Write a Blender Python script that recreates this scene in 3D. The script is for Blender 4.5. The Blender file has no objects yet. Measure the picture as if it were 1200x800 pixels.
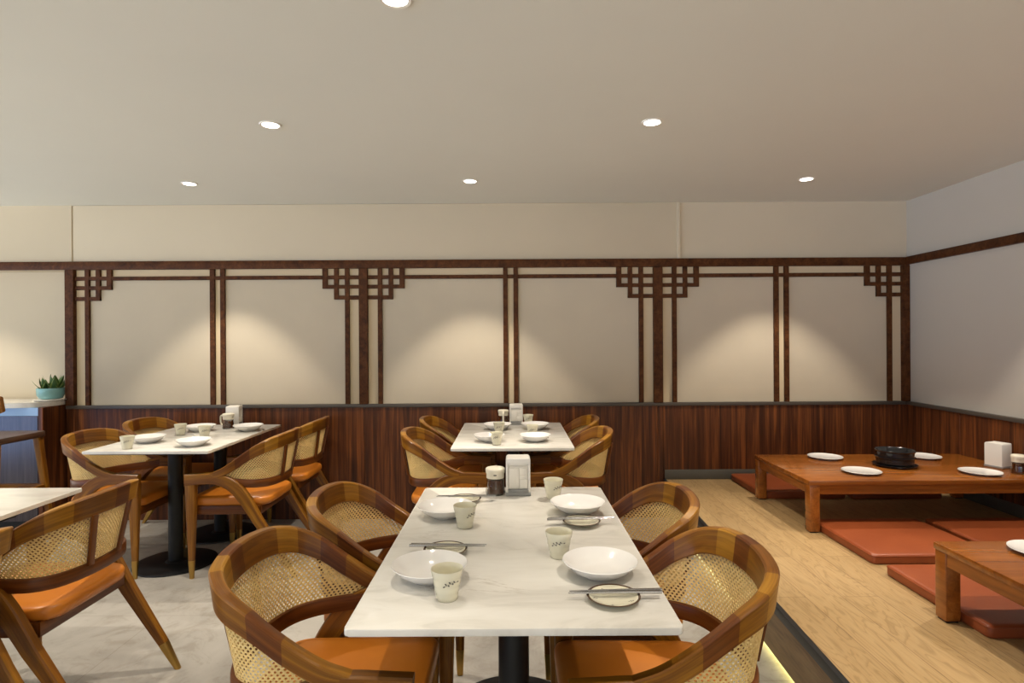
import bpy, bmesh, math, random
from mathutils import Vector, Matrix
random.seed(7)
PI = math.pi
COL = bpy.context.scene.collection
SC = bpy.context.scene

# ------------------------------------------------------------------ materials
def new_mat(name):
    m = bpy.data.materials.new(name); m.use_nodes = True
    nt = m.node_tree
    b = nt.nodes['Principled BSDF']
    return m, nt, b

def setp(b, **kw):
    names = {'rough': 'Roughness', 'metal': 'Metallic', 'coat': 'Coat Weight', 'coat_rough': 'Coat Roughness',
             'spec': 'Specular IOR Level', 'trans': 'Transmission Weight', 'ior': 'IOR', 'emit': 'Emission Strength'}
    for k, v in kw.items():
        b.inputs[names[k]].default_value = v

def rgba(c): return (c[0], c[1], c[2], 1.0)

def ramp(nt, stops):
    r = nt.nodes.new('ShaderNodeValToRGB')
    e = r.color_ramp.elements
    while len(e) > 1: e.remove(e[-1])
    e[0].position = stops[0][0]; e[0].color = rgba(stops[0][1])
    for p, c in stops[1:]:
        n = e.new(p); n.color = rgba(c)
    return r

def coords(nt, kind, scale, rot=(0, 0, 0)):
    t = nt.nodes.new('ShaderNodeTexCoord'); mp = nt.nodes.new('ShaderNodeMapping')
    mp.inputs['Scale'].default_value = scale; mp.inputs['Rotation'].default_value = rot
    nt.links.new(t.outputs[kind], mp.inputs['Vector'])
    return mp.outputs['Vector'], mp

def noise(nt, vec, scale, detail=4, rough=.55, dist=0.0):
    n = nt.nodes.new('ShaderNodeTexNoise')
    n.inputs['Scale'].default_value = scale; n.inputs['Detail'].default_value = detail
    n.inputs['Roughness'].default_value = rough; n.inputs['Distortion'].default_value = dist
    nt.links.new(vec, n.inputs['Vector'])
    return n.outputs['Fac']

def math_node(nt, op, a, b=None):
    n = nt.nodes.new('ShaderNodeMath'); n.operation = op
    for i, v in enumerate((a, b)):
        if v is None: continue
        if isinstance(v, (int, float)): n.inputs[i].default_value = v
        else: nt.links.new(v, n.inputs[i])
    return n.outputs[0]

def mix_rgb(nt, fac, a, b, blend='MIX'):
    n = nt.nodes.new('ShaderNodeMix'); n.data_type = 'RGBA'; n.blend_type = blend
    for sock, v in ((n.inputs['Factor'], fac), (n.inputs['A'], a), (n.inputs['B'], b)):
        if isinstance(v, (int, float)): sock.default_value = v
        elif isinstance(v, tuple): sock.default_value = rgba(v)
        else: nt.links.new(v, sock)
    return n.outputs['Result']

def bump(nt, b, height, strength=.1, dist=.01):
    n = nt.nodes.new('ShaderNodeBump')
    n.inputs['Strength'].default_value = strength; n.inputs['Distance'].default_value = dist
    nt.links.new(height, n.inputs['Height']); nt.links.new(n.outputs['Normal'], b.inputs['Normal'])

def plain(name, col, rough=.5, var=.06, scale=8.0, **kw):
    """a paint / ceramic / plastic with a slight mottling"""
    m, nt, b = new_mat(name)
    v, _ = coords(nt, 'Object', (1, 1, 1))
    f = noise(nt, v, scale, 3)
    r = ramp(nt, [(.3, tuple(c * (1 - var) for c in col)), (.7, tuple(min(1, c * (1 + var)) for c in col))])
    nt.links.new(f, r.inputs['Fac']); nt.links.new(r.outputs['Color'], b.inputs['Base Color'])
    setp(b, rough=rough, **kw)
    return m

def wood(name, dark, mid, light, kind='UV', stretch=(2.0, 26.0, 26.0), rough=.32, coat=.25, rand=.0, detail=5, pores=.25, rot=(0, 0, 0), spec=.5):
    m, nt, b = new_mat(name)
    v, mp = coords(nt, kind, stretch, rot)
    if rand:
        oi = nt.nodes.new('ShaderNodeObjectInfo')
        off = nt.nodes.new('ShaderNodeVectorMath'); off.operation = 'ADD'
        nt.links.new(v, off.inputs[0])
        k = math_node(nt, 'MULTIPLY', oi.outputs['Random'], 37.0)
        nt.links.new(k, off.inputs[1]); v = off.outputs[0]
    f = noise(nt, v, 1.0, detail, .6, .6)
    r = ramp(nt, [(.28, dark), (.5, mid), (.74, light)])
    nt.links.new(f, r.inputs['Fac'])
    f2v = nt.nodes.new('ShaderNodeVectorMath'); f2v.operation = 'MULTIPLY'; f2v.inputs[1].default_value = (1.5, 5, 5) if kind == 'UV' else (4, 4, 4)
    nt.links.new(v, f2v.inputs[0])
    f2 = noise(nt, f2v.outputs[0], 1.0, 2, .5)
    r2 = ramp(nt, [(.35, (1 - pores,) * 3), (.6, (1, 1, 1))])
    nt.links.new(f2, r2.inputs['Fac'])
    c = mix_rgb(nt, 1.0, r.outputs['Color'], r2.outputs['Color'], 'MULTIPLY')
    nt.links.new(c, b.inputs['Base Color'])
    setp(b, rough=rough, coat=coat, coat_rough=.15, spec=spec)
    return m

M = {}
M['ceiling'] = plain('ceiling_paint', (.695, .70, .65), .9, .012, 1.5)
M['wall_cream'] = plain('cream_wall_paint', (.57, .495, .365), .85, .02, 2.0)
M['wall_panel'] = plain('beige_fabric_panel', (.545, .473, .355), .9, .03, 3.0)
M['wall_strip'] = plain('pale_cream_strip', (.64, .52, .34), .85, .02, 3.0)
M['wall_grey'] = plain('grey_white_wall_paint', (.535, .505, .44), .9, .015, 1.5)
M['trim'] = wood('dark_stained_trim', (.038, .013, .005), (.088, .031, .010), (.13, .050, .017), 'Object', (18, 18, 18), .5, .0, spec=.12)
M['wainscot'] = wood('red_walnut_veneer', (.028, .009, .004), (.105, .031, .009), (.29, .092, .022), 'Object', (30, 30, 1.0), .42, .0, detail=6, spec=.3)
M['ledge'] = plain('grey_brown_ledge', (.075, .062, .050), .5)
M['skirting'] = plain('grey_skirting_paint', (.10, .092, .075), .55)
CW = dict(rough=.36, coat=.10, rand=1.0, spec=.3)
M['chair_wood'] = wood('teak_chair_wood', (.105, .031, .004), (.21, .077, .007), (.35, .155, .012), **CW)
M['chair_wood_dark'] = wood('teak_chair_wood_dark', (.070, .018, .0035), (.130, .036, .005), (.21, .066, .009), **CW)
M['chair_wood_light'] = wood('teak_chair_wood_light', (.20, .080, .008), (.34, .150, .014), (.48, .235, .026), **CW)
M['low_wood'] = wood('polished_low_table_wood', (.185, .052, .009), (.30, .092, .013), (.41, .140, .021), 'Object', (1.6, 22, 22), .22, .35, pores=.15)
M['low_wood_y'] = wood('polished_low_table_wood_across', (.185, .052, .009), (.30, .092, .013), (.41, .140, .021), 'Object', (22, 1.6, 22), .25, .3, pores=.15)
M['brass'] = plain('brass', (.44, .27, .075), .35, .05, metal=1.0)
M['steel'] = plain('brushed_steel', (.42, .41, .40), .25, .04, metal=1.0)
M['black_metal'] = plain('black_powder_coat', (.009, .0095, .010), .45, .1, 30, spec=.35)
M['nosing'] = plain('black_nosing', (.012, .013, .014), .4)
M['white_ceramic'] = plain('white_ceramic', (.83, .81, .78), .12, .01, coat=.4)
M['cup_ceramic'] = plain('celadon_cream_ceramic', (.72, .68, .52), .22, .03, coat=.35)
M['saucer_ceramic'] = plain('cream_ceramic', (.72, .68, .52), .18, .02, coat=.35)
M['rim_brown'] = plain('brown_glaze_rim', (.075, .038, .016), .25)
M['motif'] = plain('grey_brown_glaze_motif', (.10, .085, .07), .3)
M['black_ceramic'] = plain('black_stoneware', (.010, .011, .013), .17, .1)
M['plastic_white'] = plain('white_plastic', (.74, .71, .65), .35, .01)
M['paper'] = plain('paper_napkins', (.78, .74, .66), .8, .02)
M['plastic_grey'] = plain('grey_plastic', (.24, .24, .235), .45)
M['lid_cream'] = plain('cream_plastic', (.76, .70, .56), .35, .01)
M['sauce'] = plain('dark_soy_sauce', (.10, .028, .010), .12, .2)
M['teal_pot'] = plain('teal_glazed_pot', (.20, .42, .42), .25, .06, 12, coat=.3)
M['soil'] = plain('dark_soil', (.03, .02, .012), .9, .4, 60)
M['reflection_strip'] = plain('blue_reflection_tint', (.30, .46, .68), .3, .02)  # blue daylight reflection put into the strip's base colour

m, nt, b = new_mat('clear_glass'); setp(b, rough=.02, trans=1.0, ior=1.45)
b.inputs['Base Color'].default_value = (.95, .93, .88, 1)
f = noise(nt, coords(nt, 'Object', (1, 1, 1))[0], 9, 1); bump(nt, b, f, .01, .001); M['glass'] = m

def leather(name, a, c, rough=.36, bs=.06):
    m, nt, b = new_mat(name)
    v, _ = coords(nt, 'Object', (1, 1, 1))
    r = ramp(nt, [(.3, a), (.7, c)]); nt.links.new(noise(nt, v, 5, 4), r.inputs['Fac'])
    nt.links.new(r.outputs['Color'], b.inputs['Base Color'])
    vo = nt.nodes.new('ShaderNodeTexVoronoi'); vo.inputs['Scale'].default_value = 420
    nt.links.new(v, vo.inputs['Vector'])
    big = noise(nt, v, 7, 2)
    h = math_node(nt, 'ADD', math_node(nt, 'MULTIPLY', vo.outputs['Distance'], .15), big)
    bump(nt, b, h, bs, .01); setp(b, rough=rough)
    return m
M['seat'] = leather('orange_tan_leather', (.49, .150, .013), (.56, .185, .017))
M['mat'] = leather('rust_vinyl', (.245, .054, .015), (.295, .070, .020), .38, .18)

# cane: pale straw with strand streaks
m, nt, b = new_mat('woven_cane')
v, _ = coords(nt, 'UV', (1, 1, 1))
r = ramp(nt, [(.3, (.66, .44, .15)), (.55, (.83, .61, .25)), (.75, (.88, .69, .34))])
nt.links.new(noise(nt, v, 120, 3), r.inputs['Fac']); nt.links.new(r.outputs['Color'], b.inputs['Base Color'])
setp(b, rough=.45); M['cane'] = m

# marble top
m, nt, b = new_mat('white_marble')
v, _ = coords(nt, 'Object', (1, 1, 1))
oi = nt.nodes.new('ShaderNodeObjectInfo'); off = nt.nodes.new('ShaderNodeVectorMath'); off.operation = 'ADD'
nt.links.new(v, off.inputs[0]); nt.links.new(math_node(nt, 'MULTIPLY', oi.outputs['Random'], 11.0), off.inputs[1])
stv = nt.nodes.new('ShaderNodeMapping'); stv.inputs['Rotation'].default_value = (0, 0, .5); stv.inputs['Scale'].default_value = (1.0, 2.6, 1.0)
nt.links.new(off.outputs[0], stv.inputs['Vector'])
cl = noise(nt, stv.outputs[0], 3.0, 6, .62, 1.2)
r = ramp(nt, [(.30, (.56, .535, .48)), (.48, (.68, .655, .595)), (.70, (.73, .71, .655))])
nt.links.new(cl, r.inputs['Fac'])
vn = noise(nt, stv.outputs[0], 2.2, 7, .6, 2.0)
d = math_node(nt, 'ABSOLUTE', math_node(nt, 'SUBTRACT', vn, .55))
rv = ramp(nt, [(0.0, (1, 1, 1)), (.018, (0, 0, 0))]); nt.links.new(d, rv.inputs['Fac'])
msk = ramp(nt, [(.56, (0, 0, 0)), (.72, (.75, .75, .75))]); nt.links.new(noise(nt, off.outputs[0], 2.5, 2), msk.inputs['Fac'])
vein = math_node(nt, 'MULTIPLY', rv.outputs['Color'], msk.outputs['Color'])
nt.links.new(mix_rgb(nt, vein, r.outputs['Color'], (.36, .31, .24)), b.inputs['Base Color'])
setp(b, rough=.22, coat=.15); M['marble'] = m

# main floor: large grey beige concrete-look tiles
m, nt, b = new_mat('concrete_look_floor_tile')
v, _ = coords(nt, 'Object', (1, 1, 1))
r = ramp(nt, [(.25, (.265, .247, .215)), (.5, (.375, .352, .312)), (.75, (.455, .430, .385))])
nt.links.new(noise(nt, v, 2.2, 8, .66, .8), r.inputs['Fac'])
st = ramp(nt, [(.50, (1, 1, 1)), (.62, (.82, .80, .77))]); nt.links.new(noise(nt, v, 5.5, 9, .7, 1.6), st.inputs['Fac'])
bk = nt.nodes.new('ShaderNodeTexBrick'); bk.offset = .5
bk.inputs['Color1'].default_value = (1, 1, 1, 1); bk.inputs['Color2'].default_value = (.955, .955, .96, 1); bk.inputs['Mortar'].default_value = (.78, .76, .73, 1)
bk.inputs['Scale'].default_value = 1.0; bk.inputs['Mortar Size'].default_value = .0025
bk.inputs['Brick Width'].default_value = 1.2; bk.inputs['Row Height'].default_value = .6
nt.links.new(v, bk.inputs['Vector'])
c = mix_rgb(nt, 1.0, r.outputs['Color'], st.outputs['Color'], 'MULTIPLY')
nt.links.new(mix_rgb(nt, 1.0, c, bk.outputs['Color'], 'MULTIPLY'), b.inputs['Base Color'])
setp(b, rough=.38); M['floor'] = m

# platform: oak planks running along Y
m, nt, b = new_mat('oak_plank_flooring')
v, mp = coords(nt, 'Object', (1, 1, 1), (0, 0, PI / 2))
bk = nt.nodes.new('ShaderNodeTexBrick'); bk.offset = .37
bk.inputs['Color1'].default_value = (.37, .245, .112, 1); bk.inputs['Color2'].default_value = (.46, .312, .148, 1); bk.inputs['Mortar'].default_value = (.20, .115, .05, 1)
bk.inputs['Scale'].default_value = 1.0; bk.inputs['Mortar Size'].default_value = .0013
bk.inputs['Brick Width'].default_value = 1.25; bk.inputs['Row Height'].default_value = .155
nt.links.new(v, bk.inputs['Vector'])
gv = nt.nodes.new('ShaderNodeMapping'); gv.inputs['Scale'].default_value = (1.3, 8.0, 1)
nt.links.new(v, gv.inputs['Vector'])
g1 = noise(nt, gv.outputs[0], 1.6, 3, .5, 1.0)
rings = math_node(nt, 'FRACT', math_node(nt, 'MULTIPLY', g1, 9.0))
rr = ramp(nt, [(0, (.70, .66, .58)), (.35, (1, 1, 1)), (.9, (1.0, .97, .93)), (1.0, (.70, .66, .58))]); nt.links.new(rings, rr.inputs['Fac'])
gv2 = nt.nodes.new('ShaderNodeMapping'); gv2.inputs['Scale'].default_value = (4.0, 70.0, 1)
nt.links.new(v, gv2.inputs['Vector'])
r3 = ramp(nt, [(.3, (.86, .83, .78)), (.65, (1, 1, 1))]); nt.links.new(noise(nt, gv2.outputs[0], 1.5, 4), r3.inputs['Fac'])
c = mix_rgb(nt, .8, bk.outputs['Color'], rr.outputs['Color'], 'MULTIPLY')
nt.links.new(mix_rgb(nt, .8, c, r3.outputs['Color'], 'MULTIPLY'), b.inputs['Base Color'])
setp(b, rough=.42); M['oak'] = m
M['riser'] = wood('oak_riser', (.20, .125, .06), (.29, .185, .09), (.36, .24, .12), 'Object', (20, 2, 20), .45, 0)

# succulent leaf: green body with yellow-green edge (UV v across the leaf)
m, nt, b = new_mat('succulent_leaf')
t = nt.nodes.new('ShaderNodeTexCoord'); sx = nt.nodes.new('ShaderNodeSeparateXYZ'); nt.links.new(t.outputs['UV'], sx.inputs[0])
r = ramp(nt, [(.0, (.24, .30, .07)), (.14, (.055, .13, .035)), (.86, (.055, .13, .035)), (1, (.24, .30, .07))])
nt.links.new(sx.outputs['Y'], r.inputs['Fac']); nt.links.new(r.outputs['Color'], b.inputs['Base Color']); setp(b, rough=.35); M['leaf'] = m

def emissive(name, col, s):
    m, nt, b = new_mat(name)
    b.inputs['Base Color'].default_value = rgba((.8, .8, .8)); b.inputs['Emission Color'].default_value = rgba(col); setp(b, emit=s)
    return m
M['lamp'] = emissive('downlight_lens', (1, .93, .82), 14)
M['led'] = emissive('led_strip', (.95, .88, .34), 8)

# ------------------------------------------------------------------ mesh helpers
def finish(name, bm, mats, parent=None, loc=None, ang=38, smooth=True):
    bmesh.ops.recalc_face_normals(bm, faces=bm.faces[:])
    me = bpy.data.meshes.new(name); bm.to_mesh(me); bm.free()
    for mm in (mats if isinstance(mats, (list, tuple)) else [mats]): me.materials.append(mm)
    if smooth:
        me.polygons.foreach_set('use_smooth', [True] * len(me.polygons))
        me.set_sharp_from_angle(angle=math.radians(ang))
    o = bpy.data.objects.new(name, me); COL.objects.link(o)
    if parent is not None: o.parent = parent
    if loc is not None: o.location = loc
    return o

def nb(): 
    bm = bmesh.new(); bm.loops.layers.uv.new('UVMap'); return bm

def box(bm, x0, x1, y0, y1, z0, z1, bev=0.0, seg=2, mi=0, mat=None):
    r = bmesh.ops.create_cube(bm, size=1.0)
    vs = r['verts']
    for v in vs:
        v.co = Vector((x0 + (v.co.x + .5) * (x1 - x0), y0 + (v.co.y + .5) * (y1 - y0), z0 + (v.co.z + .5) * (z1 - z0)))
    fs = set(f for v in vs for f in v.link_faces)
    if bev > 0:
        es = set(e for f in fs for e in f.edges)
        rr = bmesh.ops.bevel(bm, geom=list(es), offset=bev, segments=seg, affect='EDGES', profile=.5)
        fs = set(f for f in rr['faces']) | set(f for f in fs if f.is_valid)
        vs = list(set(v for f in fs for v in f.verts))
    for f in fs: f.material_index = mi
    if mat is not None:
        for v in vs: v.co = mat @ v.co
    return vs

def rrect(w, h, r, n=3):
    """rounded rectangle, ccw, centred"""
    r = min(r, w / 2 - 1e-5, h / 2 - 1e-5); pts = []
    for cx, cy, a0 in ((w / 2 - r, h / 2 - r, 0), (-w / 2 + r, h / 2 - r, 90), (-w / 2 + r, -h / 2 + r, 180), (w / 2 - r, -h / 2 + r, 270)):
        for k in range(n + 1):
            a = math.radians(a0 + 90 * k / n); pts.append((cx + r * math.cos(a), cy + r * math.sin(a)))
    return pts

def loft(bm, rings, uvs=None, caps=True, closed=False, mids=None):
    """rings: list of equal-length point lists -> tube with UVs (u along, v around)"""
    uvl = bm.loops.layers.uv.verify()
    V = [[bm.verts.new(p) for p in ring] for ring in rings]
    n = len(rings[0]); u = [0.0]
    for i in range(1, len(rings)):
        a = sum((Vector(p) for p in rings[i]), Vector()) / n; b_ = sum((Vector(p) for p in rings[i - 1]), Vector()) / n
        u.append(u[-1] + (a - b_).length)
    per = [0.0]
    for j in range(n): per.append(per[-1] + (Vector(rings[len(rings) // 2][j]) - Vector(rings[len(rings) // 2][(j + 1) % n])).length)
    for i in range(len(rings) - 1 + (1 if closed else 0)):
        i2 = (i + 1) % len(rings)
        for j in range(n):
            j2 = (j + 1) % n
            f = bm.faces.new((V[i][j], V[i2][j], V[i2][j2], V[i][j2]))
            uu = (u[i], u[i2] if i2 else u[-1] + .01); vv = (per[j], per[j + 1])
            for lp, (a, c) in zip(f.loops, ((uu[0], vv[0]), (uu[1], vv[0]), (uu[1], vv[1]), (uu[0], vv[1]))): lp[uvl].uv = (a, c)
            if mids: f.material_index = mids[i]
    if caps and not closed:
        for ring, mi in ((V[0], 0), (V[-1], -1)):
            f = bm.faces.new(ring)
            if mids: f.material_index = mids[mi]
    return V

def cr(pts, n):
    """Catmull-Rom through tuples of any dimension, n samples per span"""
    out = []; P = [pts[0]] + list(pts) + [pts[-1]]
    P[0] = tuple(2 * a - b_ for a, b_ in zip(pts[0], pts[1])); P[-1] = tuple(2 * a - b_ for a, b_ in zip(pts[-1], pts[-2]))
    for i in range(1, len(P) - 2):
        p0, p1, p2, p3 = P[i - 1:i + 3]
        for k in range(n):
            t = k / n
            out.append(tuple(.5 * (2 * b_ + (c - a) * t + (2 * a - 5 * b_ + 4 * c - d_) * t * t + (-a + 3 * b_ - 3 * c + d_) * t ** 3) for a, b_, c, d_ in zip(p0, p1, p2, p3)))
    out.append(tuple(pts[-1]))
    return out

def lathe(bm, prof, n=40, cx=0, cy=0, mi=None, sx=1, sy=1):
    """prof: (r, z) list; closes at r=0"""
    rows = []
    for r, z in prof:
        if r < 1e-6: rows.append([bm.verts.new((cx, cy, z))])
        else: rows.append([bm.verts.new((cx + r * sx * math.cos(2 * PI * k / n), cy + r * sy * math.sin(2 * PI * k / n), z)) for k in range(n)])
    for i in range(len(rows) - 1):
        a, b_ = rows[i], rows[i + 1]
        for k in range(n):
            k2 = (k + 1) % n
            if len(a) == 1 and len(b_) == 1: continue
            if len(a) == 1: f = bm.faces.new((a[0], b_[k], b_[k2]))
            elif len(b_) == 1: f = bm.faces.new((a[k], b_[0], a[k2]))
            else: f = bm.faces.new((a[k], b_[k], b_[k2], a[k2]))
            if mi is not None: f.material_index = mi[i] if isinstance(mi, (list, tuple)) else mi
    return rows

def prism(bm, poly, z0, z1, bev=0.0, seg=2):
    lo = [bm.verts.new((x, y, z0)) for x, y in poly]; hi = [bm.verts.new((x, y, z1)) for x, y in poly]
    n = len(poly); fs = [bm.faces.new(lo), bm.faces.new(hi)]
    for i in range(n): fs.append(bm.faces.new((lo[i], lo[(i + 1) % n], hi[(i + 1) % n], hi[i])))
    if bev > 0:
        es = [e for e in fs[1].edges] + [e for e in fs[0].edges]
        bmesh.ops.bevel(bm, geom=es, offset=bev, segments=seg, affect='EDGES', profile=.5)

def round_poly(pts, rad, n=6):
    out = []; N = len(pts)
    for i in range(N):
        p = Vector(pts[i]); a = (Vector(pts[i - 1]) - p); c = (Vector(pts[(i + 1) % N]) - p)
        r = rad[i] if isinstance(rad, (list, tuple)) else rad
        la, lc = a.normalized(), c.normalized(); s = p + la * r; e = p + lc * r
        for k in range(n + 1):
            t = k / n; out.append(tuple(s * (1 - t) ** 2 + p * 2 * t * (1 - t) + e * t * t))
    return out

def tag(o, label=None, cat=None, group=None, kind=None):
    if label: o['label'] = label
    if cat: o['category'] = cat
    if group: o['group'] = group
    if kind: o['kind'] = kind
    return o

def thing(name, label, cat, loc=(0, 0, 0), rz=0.0, group=None):
    o = bpy.data.objects.new(name, None); o.empty_display_size = .1; COL.objects.link(o)
    o.location = loc; o.rotation_euler = (0, 0, rz)
    return tag(o, label, cat, group)

def copy_tree(o, parent=None):
    c = o.copy(); COL.objects.link(c)
    c.parent = parent
    for ch in list(o.children): copy_tree(ch, c)
    return c

def place(proto, used, loc, rz, label, group=None):
    o = proto if not used else copy_tree(proto)
    used.append(1)
    o.location = loc; o.rotation_euler = (0, 0, rz); o['label'] = label
    if group: o['group'] = group
    return o

def struct(name, bm, mats, **kw):
    return tag(finish(name, bm, mats, **kw), kind='structure')

# ------------------------------------------------------------------ the room
D = 4.63            # back wall
ZP = .297           # platform height
XR = 3.107          # right wall
CH = 2.467          # ceiling
XL, YN = -6.4, -3.2
def slab(name, mat, *b, bev=0.0):
    bm = nb(); box(bm, *b, bev=bev); return struct(name, bm, mat)

slab('floor', M['floor'], XL, XR, YN, D + .3, -.1, 0)
slab('ceiling', M['ceiling'], XL, XR + .1, YN, D + .3, CH, CH + .1)
# back wall: core, three upper boards, a recessed part beyond the left post
bm = nb(); box(bm, -3.455, XR + .1, D, D + .2, 0, CH); box(bm, XL, -3.455, D + .09, D + .3, 0, CH); box(bm, XL, -3.452, D - .010, D + .085, 1.958, CH)
struct('wall_back', bm, M['wall_cream'])
bm = nb(); box(bm, -3.436, 1.297, D - .014, D, 2.022, CH - .001, bev=.004)
struct('wall_back_upper', bm, M['wall_cream'])
bm = nb(); box(bm, 1.295, 1.322, D - .024, D, 2.022, CH - .001, bev=.003)
struct('trim_1', bm, M['wall_cream'])
slab('wall_right', M['wall_grey'], XR, XR + .1, YN, D, 0, CH)

# wainscot panelling with seams
bm = nb()
xs = [-3.49, -3.43, -1.16, 1.135, 1.18, XR]
for a, c in zip(xs[:-1], xs[1:]): box(bm, a + .0008, c - .0008, D - .022, D, 0, .873, bev=.0015, seg=1)
struct('trim_2', bm, M['wainscot'])
bm = nb(); box(bm, -3.49, XR, D - .034, D, .873, .899, bev=.003)
struct('trim_3', bm, M['ledge'])
bm = nb()
for a, c in ((YN, .4), (.4, 1.62), (1.62, 2.84), (2.84, 4.06), (4.06, D - .022)): box(bm, XR - .022, XR, a + .0008, c - .0008, ZP, .873, bev=.0015, seg=1)
struct('trim_4', bm, M['wainscot'])
bm = nb(); box(bm, XR - .034, XR, YN, D - .034, .873, .899, bev=.003)
struct('trim_5', bm, M['ledge'])
bm = nb(); box(bm, 1.19, XR - .022, D - .030, D - .022, ZP, ZP + .076, bev=.002)
struct('baseboard_back', bm, M['skirting'])
bm = nb(); box(bm, XR - .030, XR - .022, YN, D - .030, ZP, ZP + .076, bev=.002)
struct('baseboard_right', bm, M['skirting'])

# dark picture rail
bm = nb(); box(bm, XL, XR, D - .036, D, 1.960, 2.024, bev=.003)
struct('trim_6', bm, M['trim'])
bm = nb(); box(bm, XR - .03, XR, YN, D - .036, 1.966, 2.026, bev=.003)
struct('trim_7', bm, M['trim'])
ntrim = [7]
def trim(boxes, mat=M['trim'], bev=.0015):
    ntrim[0] += 1; bm = nb()
    for q in boxes: box(bm, *q, bev=bev, seg=1)
    return struct('trim_%d' % ntrim[0], bm, mat)
posts = [(-3.489, -3.419), (-1.194, -1.127), (1.107, 1.178), (3.053, 3.107)]
for a, c in posts: trim([(a, c, D - .040, D, .899, 1.960)], bev=.003)
ths = (D - .026, D)
# lattice corners: (post edge, side)
colw = .036
cols = [(.078, .112), (.163, .197), (.248, .288)]        # distance from the post: inner, middle, outer bars
rows = [(1.877, 1.906), (1.803, 1.832), (1.718, 1.748)]
def lattice(edge, s):
    y0, y1 = ths; bx = []
    def X(a, c): return (edge + s * a, edge + s * c) if s > 0 else (edge + s * c, edge + s * a)
    bx.append((*X(*cols[0]), y0, y1, .899, 1.960))
    bx.append((*X(*cols[1]), y0 + .001, y1, rows[2][0], 1.960))
    bx.append((*X(*cols[2]), y0 + .001, y1, rows[1][0], 1.960))
    bx.append((*X(0, cols[2][1]), y0 + .002, y1, *rows[1]))
    bx.append((*X(0, cols[1][1]), y0 + .002, y1, *rows[2]))
    bx.append((*X(0, cols[2][1]), y0 + .002, y1, *rows[0]))
    trim(bx)
    ex = edge + s * .078
    return edge + s * cols[0][0], edge + s * cols[0][1], edge + s * cols[2][1]
mids = [(-2.363, -2.326, -2.282, -2.246), (-.067, -.032, .013, .049), (2.053, 2.090, 2.134, 2.169)]
for i in range(3):
    L, R = posts[i][1], posts[i + 1][0]
    li, lo, lx = lattice(L, 1); ri, ro, rx = lattice(R, -1)
    m0, m1, m2, m3 = mids[i]
    trim([(m0, m1, ths[0], D, .899, 1.960)]); trim([(m2, m3, ths[0], D, .899, 1.960)])
    trim([(lx, m0, ths[0] + .002, D, *rows[0]), (m1, m2, ths[0] + .002, D, *rows[0]), (m3, rx, ths[0] + .002, D, *rows[0])])
    # recessed beige fields and paler strips
    bm = nb()
    for a, c in ((lo, m0), (m3, ro)): box(bm, a, c, D - .006, D, .899, rows[0][0], bev=.001, seg=1)
    struct('wall_back_panel_%d' % (i + 1), bm, M['wall_panel'])
    bm = nb()
    for q in ((L, li, D - .004, D, .899, 1.96), (ri + .0, R, D - .004, D, .899, 1.96) if ri < R else (R, ri, D - .004, D, .899, 1.96), (m1, m2, D - .004, D, .899, rows[0][1]), (li, ri, D - .004, D, rows[0][1], 1.96)):
        a = list(q); a[0], a[1] = min(q[0], q[1]), max(q[0], q[1]); box(bm, *a)
    struct('wall_back_strip_%d' % (i + 1), bm, M['wall_strip'])

# platform
def pe(y): return 1.072 + .047 * (y - 2.4)     # nosing edge
bm = nb(); poly = [(pe(-3.2) + .02, -3.2), (XR, -3.2), (XR, D), (pe(D) + .02, D)]
prism(bm, poly, ZP - .03, ZP)
fl = struct('floor_platform', bm, M['oak'])
bm = nb(); prism(bm, [(pe(-3.2) + .05, -3.2), (pe(-3.2) + .07, -3.2), (pe(D) + .07, D), (pe(D) + .05, D)], 0.022, ZP - .03)
struct('trim_40', bm, M['riser'])
bm = nb(); prism(bm, [(pe(-3.2), -3.2), (pe(-3.2) + .022, -3.2), (pe(D) + .022, D - .02), (pe(D), D - .02)], ZP - .035, ZP + .003, bev=.002)
struct('trim_41', bm, M['nosing'])
bm = nb(); prism(bm, [(pe(-3.2) + .074, -3.2), (pe(-3.2) + .086, -3.2), (pe(D - .1) + .086, D - .1), (pe(D - .1) + .074, D - .1)], 0.0, .024)
o = finish('led_strip', bm, M['led']); tag(o, 'glowing warm light strip along the foot of the raised wooden platform', 'light strip')

# ------------------------------------------------------------------ downlights
proto = thing('downlight', '', 'ceiling light')
bm = nb(); lathe(bm, [(.040, -.004), (.050, -.006), (.053, -.002), (.053, 0), (.040, 0), (.040, -.004)], 36); finish('trim_ring', bm, M['plastic_white'], proto)
bm = nb(); lathe(bm, [(0, -.003), (.040, -.003), (.040, -.0005), (0, -.0005)], 32); finish('lens', bm, M['lamp'], proto)
used = []
lights = [(-2.184, 3.997, 'small round downlight nearest the back wall above the pale table with the brown jug'),
          (-.276, 3.971, 'small round downlight near the back wall, above the far middle table'),
          (1.988, 3.964, 'small round downlight near the back wall, above the polished low table'),
          (-1.191, 2.917, 'round downlight of the second row, over the aisle left of the middle tables'),
          (.698, 2.911, 'round downlight of the second row, on the right, towards the raised platform'),
          (-.361, 1.846, 'downlight cut by the top edge of the picture, nearest the viewer')]
G = 'recessed ceiling downlights'
extra = [(-2.25, 1.86), (1.62, 1.86), (-3.1, 2.9), (2.6, 2.9), (-1.2, .75), (.7, .75), (2.5, .75), (-3.1, .75), (-4.2, 3.98), (-4.3, 1.86)]  # unseen lamps carrying on the ceiling grid, added to brighten the room
SPOT, AMB, UPFILL = 88.0, 1.35, 6.4
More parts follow.
